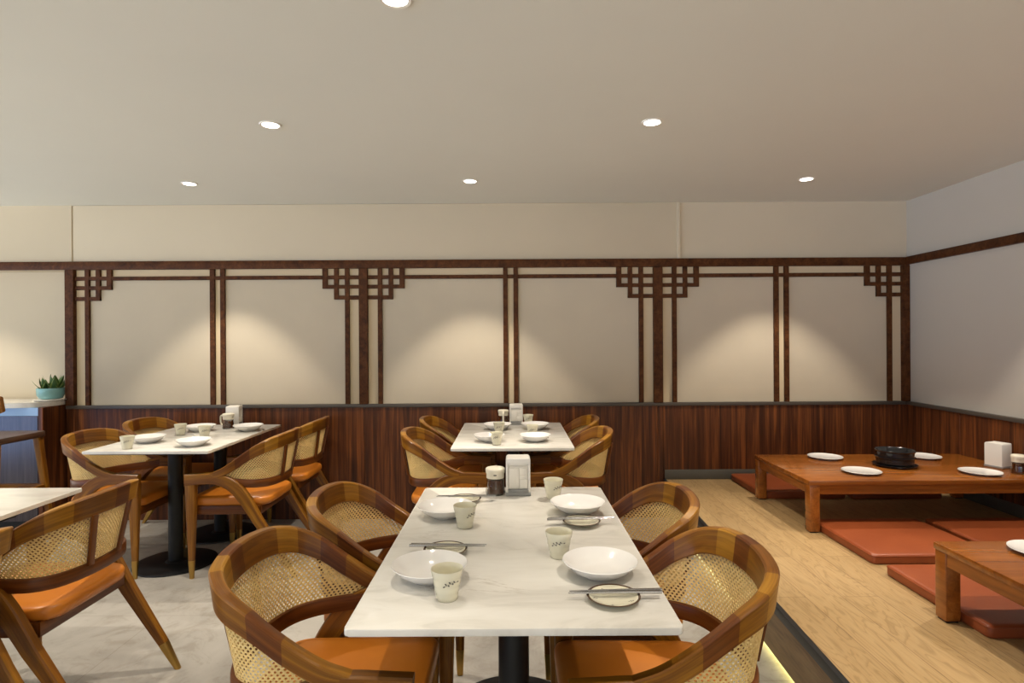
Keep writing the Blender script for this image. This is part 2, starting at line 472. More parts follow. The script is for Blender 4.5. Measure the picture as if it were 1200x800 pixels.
def lamp(x, y, e=1.0, size=78):
    l = bpy.data.lights.new('downlight_beam', 'SPOT'); l.energy = SPOT * e; l.color = (1, .895, .76)
    l.spot_size = math.radians(size); l.spot_blend = .38; l.shadow_soft_size = .016
    o = bpy.data.objects.new('downlight_beam', l); COL.objects.link(o); o.location = (x, y, CH - .012)
for x, y, lab in lights:
    place(proto, used, (x, y, CH), 0, lab, G); lamp(x, y, 0.46 if y < 2 else (1.3 if y < 3.5 else 1.05))
for x, y in extra: lamp(x, y, .8 if y < 1 else 1.0)

# ------------------------------------------------------------------ the cane chair
def mirror(pts, s): return [(p[0], p[1] * s) + tuple(p[2:]) for p in pts]
KX = .955   # width factor
BAND = [(.125, .270, .622, .030), (.055, .274, .650, .052), (-.030, .277, .705, .062), (-.112, .272, .765, .068), (-.184, .245, .805, .075), (-.234, .180, .826, .080), (-.258, .09, .834, .082), (-.265, 0, .836, .083)]
RAIL = [(.090, .262, .580), (.035, .262, .570), (-.050, .258, .560), (-.122, .240, .553), (-.175, .198, .550), (-.204, .135, .549), (-.217, .07, .549), (-.221, 0, .549)]
def full(c):
    c = [(p[0], p[1] * KX) + tuple(p[2:]) for p in c]
    return c + [(p[0], -p[1]) + tuple(p[2:]) for p in c[-2::-1]]
NS = 8
band = cr(full(BAND), NS); rail = cr(full(RAIL), NS)
def out_n(c, i):
    a = Vector((c[max(i - 1, 0)][0], c[max(i - 1, 0)][1], 0)); b_ = Vector((c[min(i + 1, len(c) - 1)][0], c[min(i + 1, len(c) - 1)][1], 0))
    t = (b_ - a).normalized(); n = Vector((-t.y, t.x, 0))
    p = Vector((c[i][0], c[i][1], 0)) - Vector((.1, 0, 0))
    return n if n.dot(p) > 0 else -n
def build_chair():
    root = thing('dining_chair', '', 'chair')
    wmats = [M['chair_wood'], M['chair_wood_dark'], M['chair_wood_light']]
    # top rail
    bm = nb(); rings = []; mids_ = []
    segpat = [0, 0, 1, 0, 2, 0, 0, 1, 2, 0, 0, 1, 0, 0]
    for i, (x, y, zt, h) in enumerate(band):
        n = out_n(band, i); lean = .13 * min(1, (zt - .62) / .12)
        up = (Vector((0, 0, 1)) + n * lean).normalized(); c = Vector((x, y, zt)) - up * (h / 2)
        rings.append([tuple(c + n * a + up * b_) for a, b_ in rrect(.034, h, .0045, 1)])
        mids_.append(segpat[min(i // NS, 13)])
    loft(bm, rings, mids=mids_)
    finish('top_rail', bm, wmats, root)
    # lower rail
    bm = nb(); rings = []
    for i, (x, y, z) in enumerate(rail):
        n = out_n(rail, i)
        rings.append([tuple(Vector((x, y, z)) + n * a + Vector((0, 0, 1)) * b_) for a, b_ in rrect(.024, .05, .006, 2)])
    loft(bm, rings); finish('lower_rail', bm, M['chair_wood_dark'], root)
    # cane sheet with real holes
    lo_, hi_ = [], []
    i0 = 2; i1 = len(band) - 3
    for i in range(i0, i1 + 1):
        x, y, zt, h = band[i]; n = out_n(band, i); lean = .13 * min(1, (zt - .62) / .12)
        up = (Vector((0, 0, 1)) + n * lean).normalized()
        hi_.append(Vector((x, y, zt)) - up * (h - .006))
        x, y, z = rail[i]; lo_.append(Vector((x, y, z + .021)))
    md = [(a + c) / 2 for a, c in zip(lo_, hi_)]
    U = [0.0]
    for i in range(1, len(md)): U.append(U[-1] + (md[i] - md[i - 1]).length)
    def surf(u, v):
        u = min(max(u, 0.0), U[-1] - 1e-6)
        k = 0
        while U[k + 1] < u: k += 1
        t = (u - U[k]) / (U[k + 1] - U[k])
        a = lo_[k].lerp(lo_[k + 1], t); c = hi_[k].lerp(hi_[k + 1], t)
        return a, c
    bm = nb(); uvl = bm.loops.layers.uv.verify()
    cw, rh = .0146, .0084; th = .0011
    um = U[-1] / 2
    nI = int(U[-1] / 2 / cw) + 1
    for i in range(-nI, nI + 1):
        for j in range(0, 40):
            cu = um + i * cw + (j % 2) * cw / 2; cv = j * rh
            if cu < 0 or cu > U[-1]: continue
            a, c = surf(cu, cv)
            H = (c - a).length
            if (c - a).z < 0 or cv > H + rh * .4: continue
            outer, inner = [], []
            for k in range(8):
                ang = k * PI / 4
                if k % 2 == 0: du, dv = math.cos(ang) * cw / 2, math.sin(ang) * rh
                else: du, dv = (cw / 4) * (1 if math.cos(ang) > 0 else -1), (rh / 2) * (1 if math.sin(ang) > 0 else -1)
                outer.append((cu + du, cv + dv)); inner.append((cu + .0037 * math.cos(ang), cv + .0035 * math.sin(ang)))
            def P(q, s):
                a, c = surf(q[0], q[1]); H = max((c - a).length, 1e-4)
                p = a.lerp(c, min(max(q[1] / H, -.03), 1.03))
                k = min(range(len(U)), key=lambda w: abs(U[w] - q[0])); n = out_n(band, i0 + k)
                return p + n * (th * s)
            vo = {s: [bm.verts.new(P(q, s)) for q in outer] for s in (1, -1)}
            vi = {s: [bm.verts.new(P(q, s)) for q in inner] for s in (1, -1)}
            for k in range(8):
                k2 = (k + 1) % 8
                fs = [(bm.faces.new((vo[1][k], vo[1][k2], vi[1][k2], vi[1][k])), (outer[k], outer[k2], inner[k2], inner[k])),
                      (bm.faces.new((vo[-1][k2], vo[-1][k], vi[-1][k], vi[-1][k2])), (outer[k2], outer[k], inner[k], inner[k2])),
                      (bm.faces.new((vi[1][k], vi[1][k2], vi[-1][k2], vi[-1][k])), (inner[k], inner[k2], inner[k2], inner[k]))]
                for f, q in fs:
                    for lp, uv in zip(f.loops, q): lp[uvl].uv = uv
    me = bpy.data.meshes.new('cane_panel'); bm.to_mesh(me); bm.free(); me.materials.append(M['cane'])
    o = bpy.data.objects.new('cane_panel', me); COL.objects.link(o); o.parent = root
    # outer slats
    ib = [min(range(len(band)), key=lambda i: abs(band[i][1] - s * .098) + (0 if band[i][0] < -.1 else 9)) for s in (1, -1)]
    for i in ib:
        n = out_n(band, i); top = Vector((band[i][0], band[i][1], band[i][2] - band[i][3] + .008)) - n * .004; bot = Vector(rail[i]) + n * .004 + Vector((0, 0, .018))
        t = Vector((-n.y, n.x, 0)); bm = nb()
        loft(bm, [[tuple(c + n * (a + .011) + t * b_) for a, b_ in rrect(.014, .024, .003, 2)] for c in (bot, bot.lerp(top, .5), top)])
        finish('back_slat', bm, M['chair_wood_dark'], root)
    # arm that turns down into the raked rear leg
    path = [(.268, .583, .066), (.20, .587, .064), (.13, .590, .064), (.075, .585, .066), (.020, .566, .070), (-.030, .530, .072), (-.075, .475, .070), (-.115, .410, .064), (-.155, .340, .058)]
    pp = cr(path, 5) + [(-.27, .165, .042), (-.310, .105, .036)]
    for s in (1, -1):
        bm = nb(); rings = []
        for i, (x, z, h) in enumerate(pp):
            a = Vector(pp[max(i - 1, 0)][:2]); c = Vector(pp[min(i + 1, len(pp) - 1)][:2]); t = (c - a).normalized()
            nn = Vector((-t.y, t.x)); y = .258 - .012 * max(0, (.5 - z) / .5); w = .036 if z > .35 else .036 - .006 * (.35 - z) / .35
            rings.append([(x + nn.x * b_, s * (y + q), z + nn.y * b_) for q, b_ in rrect(w, h, .005, 1)])
        loft(bm, rings)
        lg = finish('rear_leg', bm, M['chair_wood'], root)
        bm = nb(); rings = []
        for (x, z, h) in ((-.308, .108, .038), (-.368, .004, .028), (-.370, 0.0, .026)):
            t = Vector((-.5, -.87)).normalized(); nn = Vector((-t.y, t.x)); y = .258 - .012 * (.5 - z) / .5
            rings.append([(x + nn.x * b_, s * (y + q), z + (nn.y * b_ if z > .01 else 0)) for q, b_ in rrect(h * .85, h, .008, 3)])
        loft(bm, rings); finish('brass_tip', bm, M['brass'], lg)
        # front leg
        bm = nb(); rings = []
        for z, w in ((.565, .060), (.50, .058), (.42, .055), (.25, .044), (.105, .034)):
            rings.append([(.238 + a, s * .252 + b_, z) for a, b_ in rrect(w, w * .72, .008, 3)])
        loft(bm, rings); lg = finish('front_leg', bm, M['chair_wood'], root)
        bm = nb(); rings = []
        for z, w in ((.107, .036), (.02, .027), (0, .025)):
            rings.append([(.238 + a, s * .252 + b_, z) for a, b_ in rrect(w, w * .78, .008, 3)])
        loft(bm, rings); finish('brass_tip', bm, M['brass'], lg)
    # seat frame
    bm = nb()
    def bar(p, q, w, h):
        p, q = Vector(p), Vector(q); t = (q - p).normalized(); n = Vector((-t.y, t.x, 0))
        loft(bm, [[tuple(c + n * a + Vector((0, 0, b_))) for a, b_ in rrect(w, h, .004, 2)] for c in (p, p.lerp(q, .5), q)])
    for s in (1, -1): bar((.245, s * .217, .394), (-.150, s * .213, .394), .026, .052)
    bar((.246, -.24, .394), (.246, .24, .394), .026, .052); bar((-.146, -.222, .394), (-.146, .222, .394), .026, .052)
    finish('seat_frame', bm, M['chair_wood_dark'], root)
    # seat cushion
    oc = round_poly([(.272, -.229), (.272, .229), (-.200, .218), (-.200, -.218)], [.045, .045, .09, .09], 7)
    bm = nb(); rings = []
    cxm = .03
    for sc_, z in ((.90, .417), (.975, .419), (1.0, .432), (1.0, .452), (.985, .462), (.94, .469), (.80, .475), (.55, .480), (.25, .482)):
        rings.append([(cxm + (x - cxm) * sc_, y * sc_, z) for x, y in oc])
    loft(bm, rings, caps=True)
    finish('seat', bm, M['seat'], root, ang=60)
    return root
chair = build_chair(); cu_ = []
RT, LF = 0.0, PI       # facing +X / -X
G = 'cane-backed dining chairs'
for x, y, rz, lab in [
    (-.503, 1.630, RT, 'cane-backed wooden chair closest to the viewer, on the left of the large near table'),
    (-.462, 2.205, RT, 'cane chair on the left of the near table, nearer its soy jar end'),
    (.395, 1.600, LF, 'cane-backed wooden chair closest to the viewer on the right of the near table'),
    (.382, 2.170, LF, 'cane chair on the right of the near table, the farther one of its right side'),
    (-.415, 3.710, RT, 'cane chair at the far middle table, its left side, the one nearer the viewer'),
    (-.390, 4.280, RT, 'cane chair at the far middle table, left side, tight against the brown wall'),
    (.345, 3.710, LF, 'cane chair at the far middle table, its right side, the one nearer the viewer'),
    (.345, 4.280, LF, 'cane chair at the far middle table, right side, tight against the brown wall'),
    (-2.465, 3.720, RT, 'cane chair facing right at the table with the brown jug, beside the blue counter'),
    (-2.475, 4.290, RT, 'cane chair facing right at the table with the brown jug, tight against the wall'),
    (-1.655, 3.720, LF, 'orange-seated cane chair seen from the side, near right of the table with the jug'),
    (-1.640, 4.290, LF, 'orange-seated cane chair at the right of the jug table, tight against the wall'),
    (-1.805, 2.270, LF, 'cane chair seen from behind with two back slats, at the cropped marble table'),
    (-1.800, 1.640, LF, 'cane chair mostly cut off by the lower left corner of the picture')]:
    place(chair, cu_, (x, y, 0), rz, lab, G)

# ------------------------------------------------------------------ marble tables
TZ = .76
def dining_table(x0, x1, y0, y1, ped, label):
    cx, cy = (x0 + x1) / 2, (y0 + y1) / 2
    root = thing('dining_table', label, 'table', (cx, cy, 0), 0, 'marble pedestal dining tables')
    a, c = (x1 - x0) / 2, (y1 - y0) / 2
    bm = nb(); prism(bm, round_poly([(-a, -c), (a, -c), (a, c), (-a, c)], .012, 4), TZ - .016, TZ, bev=.003)
    finish('tabletop', bm, M['marble'], root)
    bm = nb(); box(bm, -a + .03, a - .03, -c + .03, c - .03, TZ - .025, TZ - .0161)
    box(bm, -.06, .06, ped[0] - cy - .05, ped[-1] - cy + .05, TZ - .05, TZ - .025, bev=.003)
    for p in ped: box(bm, -.29, .29, p - cy - .035, p - cy + .035, TZ - .052, TZ - .025, bev=.003)
    finish('underframe', bm, M['black_metal'], root)
    for p in ped:
        bm = nb(); lathe(bm, [(0, .012), (.042, .012), (.042, TZ - .05), (0, TZ - .05)], 32, 0, p - cy); finish('column', bm, M['black_metal'], root)
        bm = nb(); lathe(bm, [(0, 0), (.238, 0), (.240, .003), (.238, .009), (.231, .012), (.06, .014), (.05, .022), (.0425, .024), (.0425, .012)], 56, 0, p - cy); finish('base', bm, M['black_metal'], root)
    return root
dining_table(-.375, .375, 1.294, 2.535, (1.625, 2.20), 'large near marble table in the middle with six laid dishes and a soy jar')
dining_table(-.364, .364, 3.445, 4.510, (3.71, 4.28), 'far middle marble table against the brown wall')
dining_table(-2.50, -1.762, 3.41, 4.49, (3.72, 4.29), 'marble table on two black pedestals holding the brown jug, left of centre')
dining_table(-2.62, -1.875, 1.36, 2.57, (1.64, 2.29), 'marble table cut off by the left edge of the picture')

# ------------------------------------------------------------------ tableware
def lathe_obj(name, prof, mat, parent=None, n=44):
    bm = nb(); lathe(bm, prof, n); return finish(name, bm, mat, parent, ang=50)
def ribbon_on_cup(bm, R, pts, w):
    """thin raised brush stroke on a conical wall; pts are (angle, z)"""
    for (a0, z0), (a1, z1) in zip(pts[:-1], pts[1:]):
        d = Vector(((a1 - a0) * R(.5 * (z0 + z1)), z1 - z0)); 
        if d.length < 1e-6: continue
        n = Vector((-d.y, d.x)).normalized() * w
        q = []
        for a, z, s in ((a0, z0, 1), (a1, z1, 1), (a1, z1, -1), (a0, z0, -1)):
            zz = z + n.y * s; aa = a + n.x * s / R(zz); r = R(zz)
            q.append(((r + .0006) * math.cos(aa), (r + .0006) * math.sin(aa), zz))
        qi = [(x * .985, y * .985, z) for x, y, z in q]
        vo = [bm.verts.new(p) for p in q]; vi = [bm.verts.new(p) for p in qi]
        bm.faces.new(vo); bm.faces.new(vi[::-1])
        for k in range(4): bm.faces.new((vo[k], vi[k], vi[(k + 1) % 4], vo[(k + 1) % 4]))

# tea cup with stepped walls and a painted sprig
cup = thing('tea_cup', '', 'cup')
prof = [(0, 0), (.024, 0), (.0262, .002), (.0272, .010), (.0278, .018), (.0298, .021), (.0308, .030), (.0312, .036), (.0332, .039), (.0344, .050), (.0350, .056), (.0368, .059), (.0385, .068), (.0398, .0745), (.0393, .0758), (.0375, .0742), (.0355, .064), (.0310, .040), (.0250, .012), (.020, .008), (0, .007)]
lathe_obj('body', prof, M['cup_ceramic'], cup)
bm = nb()
def Rc(z): return .0278 + max(0, z - .018) * .192 + .0009
def arcp(a0, z0, a1, z1, sag, n=7): return [(a0 + (a1 - a0) * k / n, z0 + (z1 - z0) * k / n + sag * math.sin(PI * k / n)) for k in range(n + 1)]
ribbon_on_cup(bm, Rc, arcp(-2.05, .043, -1.15, .050, .003, 12), .0003)
for a, z, da, dz, wd in ((-2.05, .043, -.15, -.0025, .0022), (-1.93, .0465, -.13, .004, .0021), (-1.86, .0465, .13, -.0035, .0022), (-1.66, .0500, -.13, .0042, .0024), (-1.58, .0495, .14, -.0030, .0022), (-1.36, .0510, -.10, .0045, .0018), (-1.15, .050, .14, .0010, .0020)):
    for k in range(6):
        t0, t1 = k / 6, (k + 1) / 6
        ribbon_on_cup(bm, Rc, [(a + da * t0, z + dz * t0), (a + da * t1, z + dz * t1)], wd * .75 * math.sin(PI * (k + .6) / 6.4) ** .8 + .0001)
finish('sprig_motif', bm, M['motif'], cup)
# shallow bowl
bowl = thing('shallow_bowl', '', 'bowl')
lathe_obj('body', [(0, .0), (.046, 0), (.049, .003), (.064, .010), (.084, .0235), (.098, .0375), (.1012, .0405), (.1002, .0420), (.097, .0405), (.081, .0265), (.062, .0130), (.046, .0075), (0, .006)], M['white_ceramic'], bowl, 56)
# saucer with brown rim
sau = thing('saucer', '', 'saucer')
lathe_obj('body', [(0, .001), (.034, .001), (.036, .003), (.052, .008), (.0635, .0135), (.0640, .0145), (.0605, .0145), (.050, .0105), (.035, .0065), (0, .006)], M['saucer_ceramic'], sau)
lathe_obj('rim_band', [(.0592, .01425), (.0630, .01535), (.0652, .0150), (.0650, .0140), (.0625, .0128)], M['rim_brown'], sau)
bm = nb()
for k in range(5):
    a = .4 + k * 1.256
    for q in range(4):
        box(bm, .0405 + q * .003 - .0016, .0405 + q * .003 + .0016, -.001 + (q % 2) * .003, .001 + (q % 2) * .003, .0075 + q * .0009, .0084 + q * .0009, mat=Matrix.Rotation(a, 4, 'Z'))
finish('motif', bm, M['motif'], sau)
# pair of chopsticks (each one a thing), length along x
def chopstick_mesh():
    bm = nb(); rings = []
    for x, w in ((-.114, .0085), (-.02, .0078), (.06, .0056), (.114, .0036)):
        rings.append([(x, a, b_) for a, b_ in rrect(w, w * .8, .0012, 2)])
    loft(bm, rings); return bm
chop = finish('chopstick', chopstick_mesh(), M['steel']); tag(chop, '', 'chopstick')
# soy jug: glass body, sauce, cream lid, handle at -y
jug = thing('soy_sauce_jug', '', 'sauce jug')
lathe_obj('glass_body', [(0, 0), (.0378, 0), (.0404, .003), (.0404, .011), (.0376, .030), (.0356, .050), (.0356, .071), (.0341, .071), (.0341, .050), (.0361, .030), (.0388, .011), (.0380, .005), (0, .004)], M['glass'], jug)
lathe_obj('sauce', [(0, .0045), (.0375, .0055), (.0384, .011), (.0357, .030), (.0337, .050), (.0337, .060), (0, .060)], M['sauce'], jug)
bm = nb(); lathe(bm, [(0, .068), (.0366, .068), (.0366, .083), (.0395, .090), (.0405, .101), (.0395, .106), (.035, .1092), (0, .1105)], 40)
lid = finish('lid', bm, M['lid_cream'], jug, ang=50)
bm = nb(); box(bm, -.006, .006, .0345, .0385, .082, .086, bev=.001); finish('pour_slot', bm, M['black_metal'], lid)
bm = nb(); hp = cr([(-.036, .097), (-.054, .095), (-.064, .084), (-.064, .052), (-.060, .032), (-.050, .025)], 5); rings = []
for i, (y, z) in enumerate(hp):
    a = Vector(hp[max(i - 1, 0)]); c = Vector(hp[min(i + 1, len(hp) - 1)]); t = (c - a).normalized(); n = Vector((-t.y, t.x))
    rings.append([(p, y + n.x * q, z + n.y * q) for p, q in rrect(.013, .007, .002, 2)])
loft(bm, rings); finish('handle', bm, M['lid_cream'], jug)
# napkin dispenser, open face at -y
nap = thing('napkin_dispenser', '', 'napkin dispenser')
bm = nb()
w_, d_, h_ = .050, .046, .152
sec = [(p, q) for p, q in rrect(2 * w_, h_, .011, 4)]
loft(bm, [[(p * k, y, h_ / 2 + .0 + q * (1 - (1 - k) * .6)) for p, q in sec] for y, k in ((-d_ + .012, 1.0), (d_ - .003, 1.0), (d_, .96))])
# front frame: two cheeks, top band, built round the napkin face
for s in (-1, 1): box(bm, s * .050 if s < 0 else .040, -.040 if s < 0 else .050, -d_, -d_ + .014, .014, h_ - .006, bev=.003)
box(bm, -.050, .050, -d_, -d_ + .014, .122, h_, bev=.005)
finish('housing', bm, M['plastic_white'], nap)
bm = nb(); box(bm, -.052, .052, -d_ - .004, d_ + .002, -.0, .014, bev=.003); box(bm, -.040, .040, -d_ - .005, -d_ + .010, .012, .026, bev=.003); finish('base', bm, M['plastic_grey'], nap)
bm = nb(); box(bm, -.0395, .0395, -d_ + .008, -d_ + .014, .0262, .1215, bev=.001)
box(bm, -.0385, .004, -d_ + .004, -d_ + .009, .028, .112, bev=.002); box(bm, .006, .038, -d_ + .0035, -d_ + .009, .028, .066, bev=.002)
box(bm, .003, .038, -d_ + .0055, -d_ + .009, .068, .082, bev=.002); box(bm, .006, .036, -d_ + .0045, -d_ + .009, .084, .112, bev=.002)
finish('napkins', bm, M['paper'], nap)
# flat plates
flat = thing('flat_plate', '', 'plate')
lathe_obj('body', [(0, 0), (.070, 0), (.072, .002), (.085, .006), (.104, .0125), (.1075, .0150), (.1065, .0165), (.102, .0155), (.080, .0100), (0, .009)], M['white_ceramic'], flat, 56)

def items(proto, used, lst, z, group):
    for x, y, rz, lab in lst: place(proto, used, (x, y, z), rz, lab, group)
K = .985
ub, uc, us, uch, uj, un_, uf = [], [], [], [], [], [], []
NT = TZ
items(bowl, ub, [
    (-.223, 1.570, 0, 'white bowl on the near table, left side, behind the closest cup'),
    (-.243, 2.125, 0, 'white bowl on the near table, far left, beside the second left cup'),
    (.234, 1.588, 0, 'white bowl on the near table, right side, behind the closest chopsticks and saucer'),
    (.238, 2.165, 0, 'white bowl on the near table, far right, beside the cup near the napkin dispenser'),
    (-.107, 4.180, 0, 'white bowl on the far middle table, back left by the soy jug'),
    (.160, 4.190, 0, 'white bowl on the far middle table, back right'),
    (-.147, 3.700, 0, 'white bowl on the far middle table, front left beside a cup'),
    (.141, 3.690, 0, 'white bowl on the far middle table, front right'),
    (-1.945, 3.590, 0, 'white bowl on the table with the brown jug, nearest corner on the right'),
    (-1.880, 4.190, 0, 'white bowl on the table with the brown jug, just right of the jug'),
    (-2.215, 4.180, 0, 'white bowl on the table with the brown jug, behind two small cups'),
    (-2.300, 3.720, 0, 'white bowl on the table with the brown jug, left side beside the lone cup')], NT, 'white bowls on the marble tables')
items(cup, uc, [
    (-.163, 1.447, .45, 'cream cup with a sprig, nearest the viewer on the near table'),
    (-.163, 2.000, .9, 'cream cup on the near table beside the far left white bowl'),
    (.134, 1.722, -.1, 'cream cup with a large sprig on the right half of the near table'),
    (.162, 2.360, .6, 'cream cup on the near table just right of the napkin dispenser'),
    (-.090, 3.990, 0, 'cream cup on the far middle table in front of the back left bowl'),
    (-.096, 3.570, 0, 'cream cup on the far middle table in front of the front left bowl'),
    (.118, 4.400, 0, 'cream cup on the far middle table just right of its napkin dispenser'),
    (.130, 3.865, 0, 'cream cup on the far middle table half hidden between the two right bowls'),
    (-2.290, 3.500, .6, 'cream cup on the left corner of the table with the brown jug'),
    (-2.255, 4.000, .6, 'cream cup on the table with the brown jug, by the back left bowl'),
    (-2.040, 3.900, .6, 'cream cup on the table with the brown jug, behind its nearest bowl')], NT, 'cream tea cups on the marble tables')
S4 = [(.243, 1.430, .3, 'brown-rimmed saucer under chopsticks, at the near right corner of the near table'),
      (.235, 2.025, .5, 'brown-rimmed saucer under chopsticks, right side of the near table between the two bowls'),
      (-.202, 1.757, .9, 'brown-rimmed saucer under chopsticks, left side of the near table between the two bowls'),
      (-.190, 2.315, .2, 'brown-rimmed saucer under chopsticks, far left of the near table by the soy jug')]
items(sau, us, S4, NT, 'saucers on the near table')
CH4 = [(.247, 1.438, .010, 'near right corner saucer', (PI, .018)), (.231, 2.026, .03, 'right saucer between the two bowls', (0, .03)), (-.198, 1.770, -.03, 'left saucer between the two bowls', (0, -.03)), (-.187, 2.326, -.02, 'far left saucer by the soy jug', (PI, -.02))]
for x, y, _, where, (rz, tw) in CH4:
    for k, side in ((0, 'front'), (1, 'rear')):
        o = chop if not uch else chop.copy()
        if uch: COL.objects.link(o)
        uch.append(1)
        o.location = (x + .004 * k, y + (-.0058 if k == 0 else .0058), NT + .0193); o.rotation_euler = (0, 0, rz + tw + .012 * (k - .5))
        tag(o, '%s steel chopstick of the pair on the %s' % (side, where), 'chopstick', 'steel chopsticks on the near table')
items(jug, uj, [
    (-.072, 2.430, PI * 0 + PI, 'jug of dark soy sauce with a cream lid, on the near table'),
    (-.068, 4.430, 0, 'soy sauce jug with its handle forward, on the far middle table'),
    (-2.075, 4.300, -PI / 2 - .25, 'brown soy sauce jug with a cream side handle, on the left-hand marble table')], NT, 'soy sauce jugs')
items(nap, un_, [
    (.022, 2.440, 0, 'white napkin dispenser with grey base beside the soy jug, on the near table'),
    (.028, 4.435, 0, 'white napkin dispenser on the far middle table against the wall'),
    (-2.090, 4.425, PI / 2 + .15, 'white napkin dispenser behind the brown jug with a side handle')], NT, 'napkin dispensers')

# ------------------------------------------------------------------ low tables, cushions on the platform
LT = .295; LZ = ZP + LT
def low_table(x0, x1, y0, y1, label):
    root = thing('low_table', label, 'low table', (x0, y0, ZP), 0, 'polished low floor tables')
    L, W = x1 - x0, y1 - y0
    bm = nb(); box(bm, -.004, L, -.004, W + .004, LT - .026, LT, bev=.003); finish('tabletop', bm, M['low_wood'], root)
    q = .058
    for a, c in ((.004, .026), (W - .026, W - .004)):
        bm = nb(); box(bm, q, L - q, a, c, LT - .078, LT - .026, bev=.0015, seg=1); finish('long_apron', bm, M['low_wood'], root)
    for a, c in ((.004, .026), (L - .026, L - .004)):
        bm = nb(); box(bm, a, c, q, W - q, LT - .078, LT - .026, bev=.0015, seg=1); finish('end_apron', bm, M['low_wood_y'], root)
    for a in (0, L - q):
        for c in (0, W - q):
            bm = nb(); box(bm, a, a + q, c, c + q, .006, LT - .026, bev=.004); lg = finish('leg', bm, M['low_wood_y'], root)
            bm = nb(); box(bm, a + .006, a + q - .006, c + .006, c + q - .006, 0, .006); finish('foot_pad', bm, M['black_metal'], lg)
    return root
low_table(1.672, 3.070, 3.315, 4.065, 'long polished low table by the back wall with four plates and a black pot')
low_table(1.660, 3.070, 1.580, 2.318, 'low wooden table cut off by the right edge, nearer the viewer')
items(flat, uf, [
    (2.089, 3.935, 0, 'flat white plate at the back left of the low table by the wall'),
    (2.740, 3.935, 0, 'flat white plate behind the black stacked bowls on the low table'),
    (2.075, 3.505, 0, 'flat white plate at the front left of the low table by the wall'),
    (2.755, 3.470, 0, 'flat white plate in front of the napkin dispenser on the low table'),
    (1.965, 2.180, 0, 'flat white plate on the low table cut off by the right edge')], LZ, 'flat white plates')
items(nap, un_, [(3.000, 3.640, PI / 2 + .35, 'white napkin dispenser on the low table on the platform')], LZ, 'napkin dispensers')
items(jug, uj, [(2.985, 3.470, .35, 'soy sauce jug by the right edge of the picture on the low table')], LZ, 'soy sauce jugs')
# black stack: trivet tray and two bowls
px, py = 2.395, 3.690
o = lathe_obj('serving_tray', [(0, 0), (.108, 0), (.120, .008), (.124, .014), (.120, .015), (.105, .010), (0, .009)], M['black_ceramic'], n=56); o.location = (px, py, LZ); tag(o, 'round black tray under the stacked black bowls on the low table', 'tray')
BP = [(0, 0), (.094, 0), (.102, .005), (.104, .022), (.105, .036), (.110, .039), (.1115, .046), (.108, .048), (.100, .042), (.097, .020), (.088, .010), (0, .009)]
o = lathe_obj('stoneware_bowl', BP, M['black_ceramic'], n=56); o.location = (px, py, LZ + .0152); tag(o, 'lower of the two stacked black bowls on the low table', 'bowl', 'stacked black bowls')
o2 = o.copy(); COL.objects.link(o2); o2.location = (px, py, LZ + .0152 + .0402); tag(o2, 'upper of the two stacked black bowls on the low table', 'bowl', 'stacked black bowls')

def floor_mat(x0, x1, y0, y1, lab):
    w, l = (x1 - x0) / 2, (y1 - y0) / 2
    root = thing('floor_cushion', lab, 'floor cushion', ((x0 + x1) / 2, (y0 + y1) / 2, ZP), 0, 'rust vinyl floor cushions')
    oc = round_poly([(-w, -l), (w, -l), (w, l), (-w, l)], .022, 5); bm = nb()
    rings = []
    for k, z in ((.985, 0), (.996, .004), (1, .012), (1, .036), (.994, .043), (.978, .0475), (.93, .0495), (.7, .051), (.3, .0515)):
        rings.append([(x * k, y * k, z) for x, y in oc])
    loft(bm, rings); finish('cover', bm, M['mat'], root, ang=60)
    bm = nb(); pts = [Vector((x * 1.001, y * 1.001, 0)) for x, y in oc]; rings = []
    for i, p in enumerate(pts):
        t = (pts[(i + 1) % len(pts)] - pts[i - 1]).normalized(); n = Vector((t.y, -t.x, 0))
        rings.append([tuple(p + n * (.0025 * math.cos(a)) + Vector((0, 0, .040 + .0025 * math.sin(a)))) for a in [2 * PI * q / 6 for q in range(6)]])
    loft(bm, rings, closed=True); finish('piping', bm, M['mat'], root)
floor_mat(1.700, 2.285, 4.030, 4.592, 'rust floor cushion against the back wall, behind the low table on its left')
floor_mat(2.318, 2.930, 4.010, 4.592, 'rust floor cushion seen under the low table, against the back wall near the right wall')
floor_mat(1.740, 2.345, 2.850, 3.430, 'whole rust floor cushion in front of the low table, beside its front leg')
floor_mat(2.392, 2.995, 2.850, 3.430, 'rust floor cushion in front of the low table, at the right edge of the picture')
floor_mat(1.728, 2.335, 2.140, 2.735, 'rust floor cushion reaching under the low table cut off by the right edge')

# ------------------------------------------------------------------ counter, plant, bar stool
cz = .945
ctr = thing('counter', 'glossy blue-grey counter with white top and painted blue reflection strip, at the left edge', 'counter', (-4.3, 4.5, 0))
def rel(p): return [(x + 4.3, y - 4.5) for x, y in p]
slab_ = cr([(-5.9, 4.33), (-4.2, 4.33), (-3.80, 4.345), (-3.62, 4.385), (-3.53, 4.46), (-3.497, 4.56)], 6) + [(-3.495, 4.71), (-5.9, 4.71)]
bm = nb(); prism(bm, rel(slab_), cz - .036, cz, bev=.003); finish('countertop', bm, M['marble'], ctr)
bm = nb(); prism(bm, rel([(-5.85, 4.40), (-3.535, 4.40), (-3.535, 4.70), (-5.85, 4.70)]), .0, cz - .036); finish('body', bm, M['black_metal'], ctr)
bm = nb(); box(bm, -5.85 + 4.3, -3.535 + 4.3, -.112, -.10, cz - .036 - .062, cz - .0365, bev=.001, seg=1); finish('front_strip', bm, M['reflection_strip'], ctr)
M['gloss_panel'] = wood('glossy_dark_panel', (.030, .022, .026), (.055, .040, .044), (.085, .064, .066), 'Object', (26, 26, 1.1), .25, .30)
bm = nb()
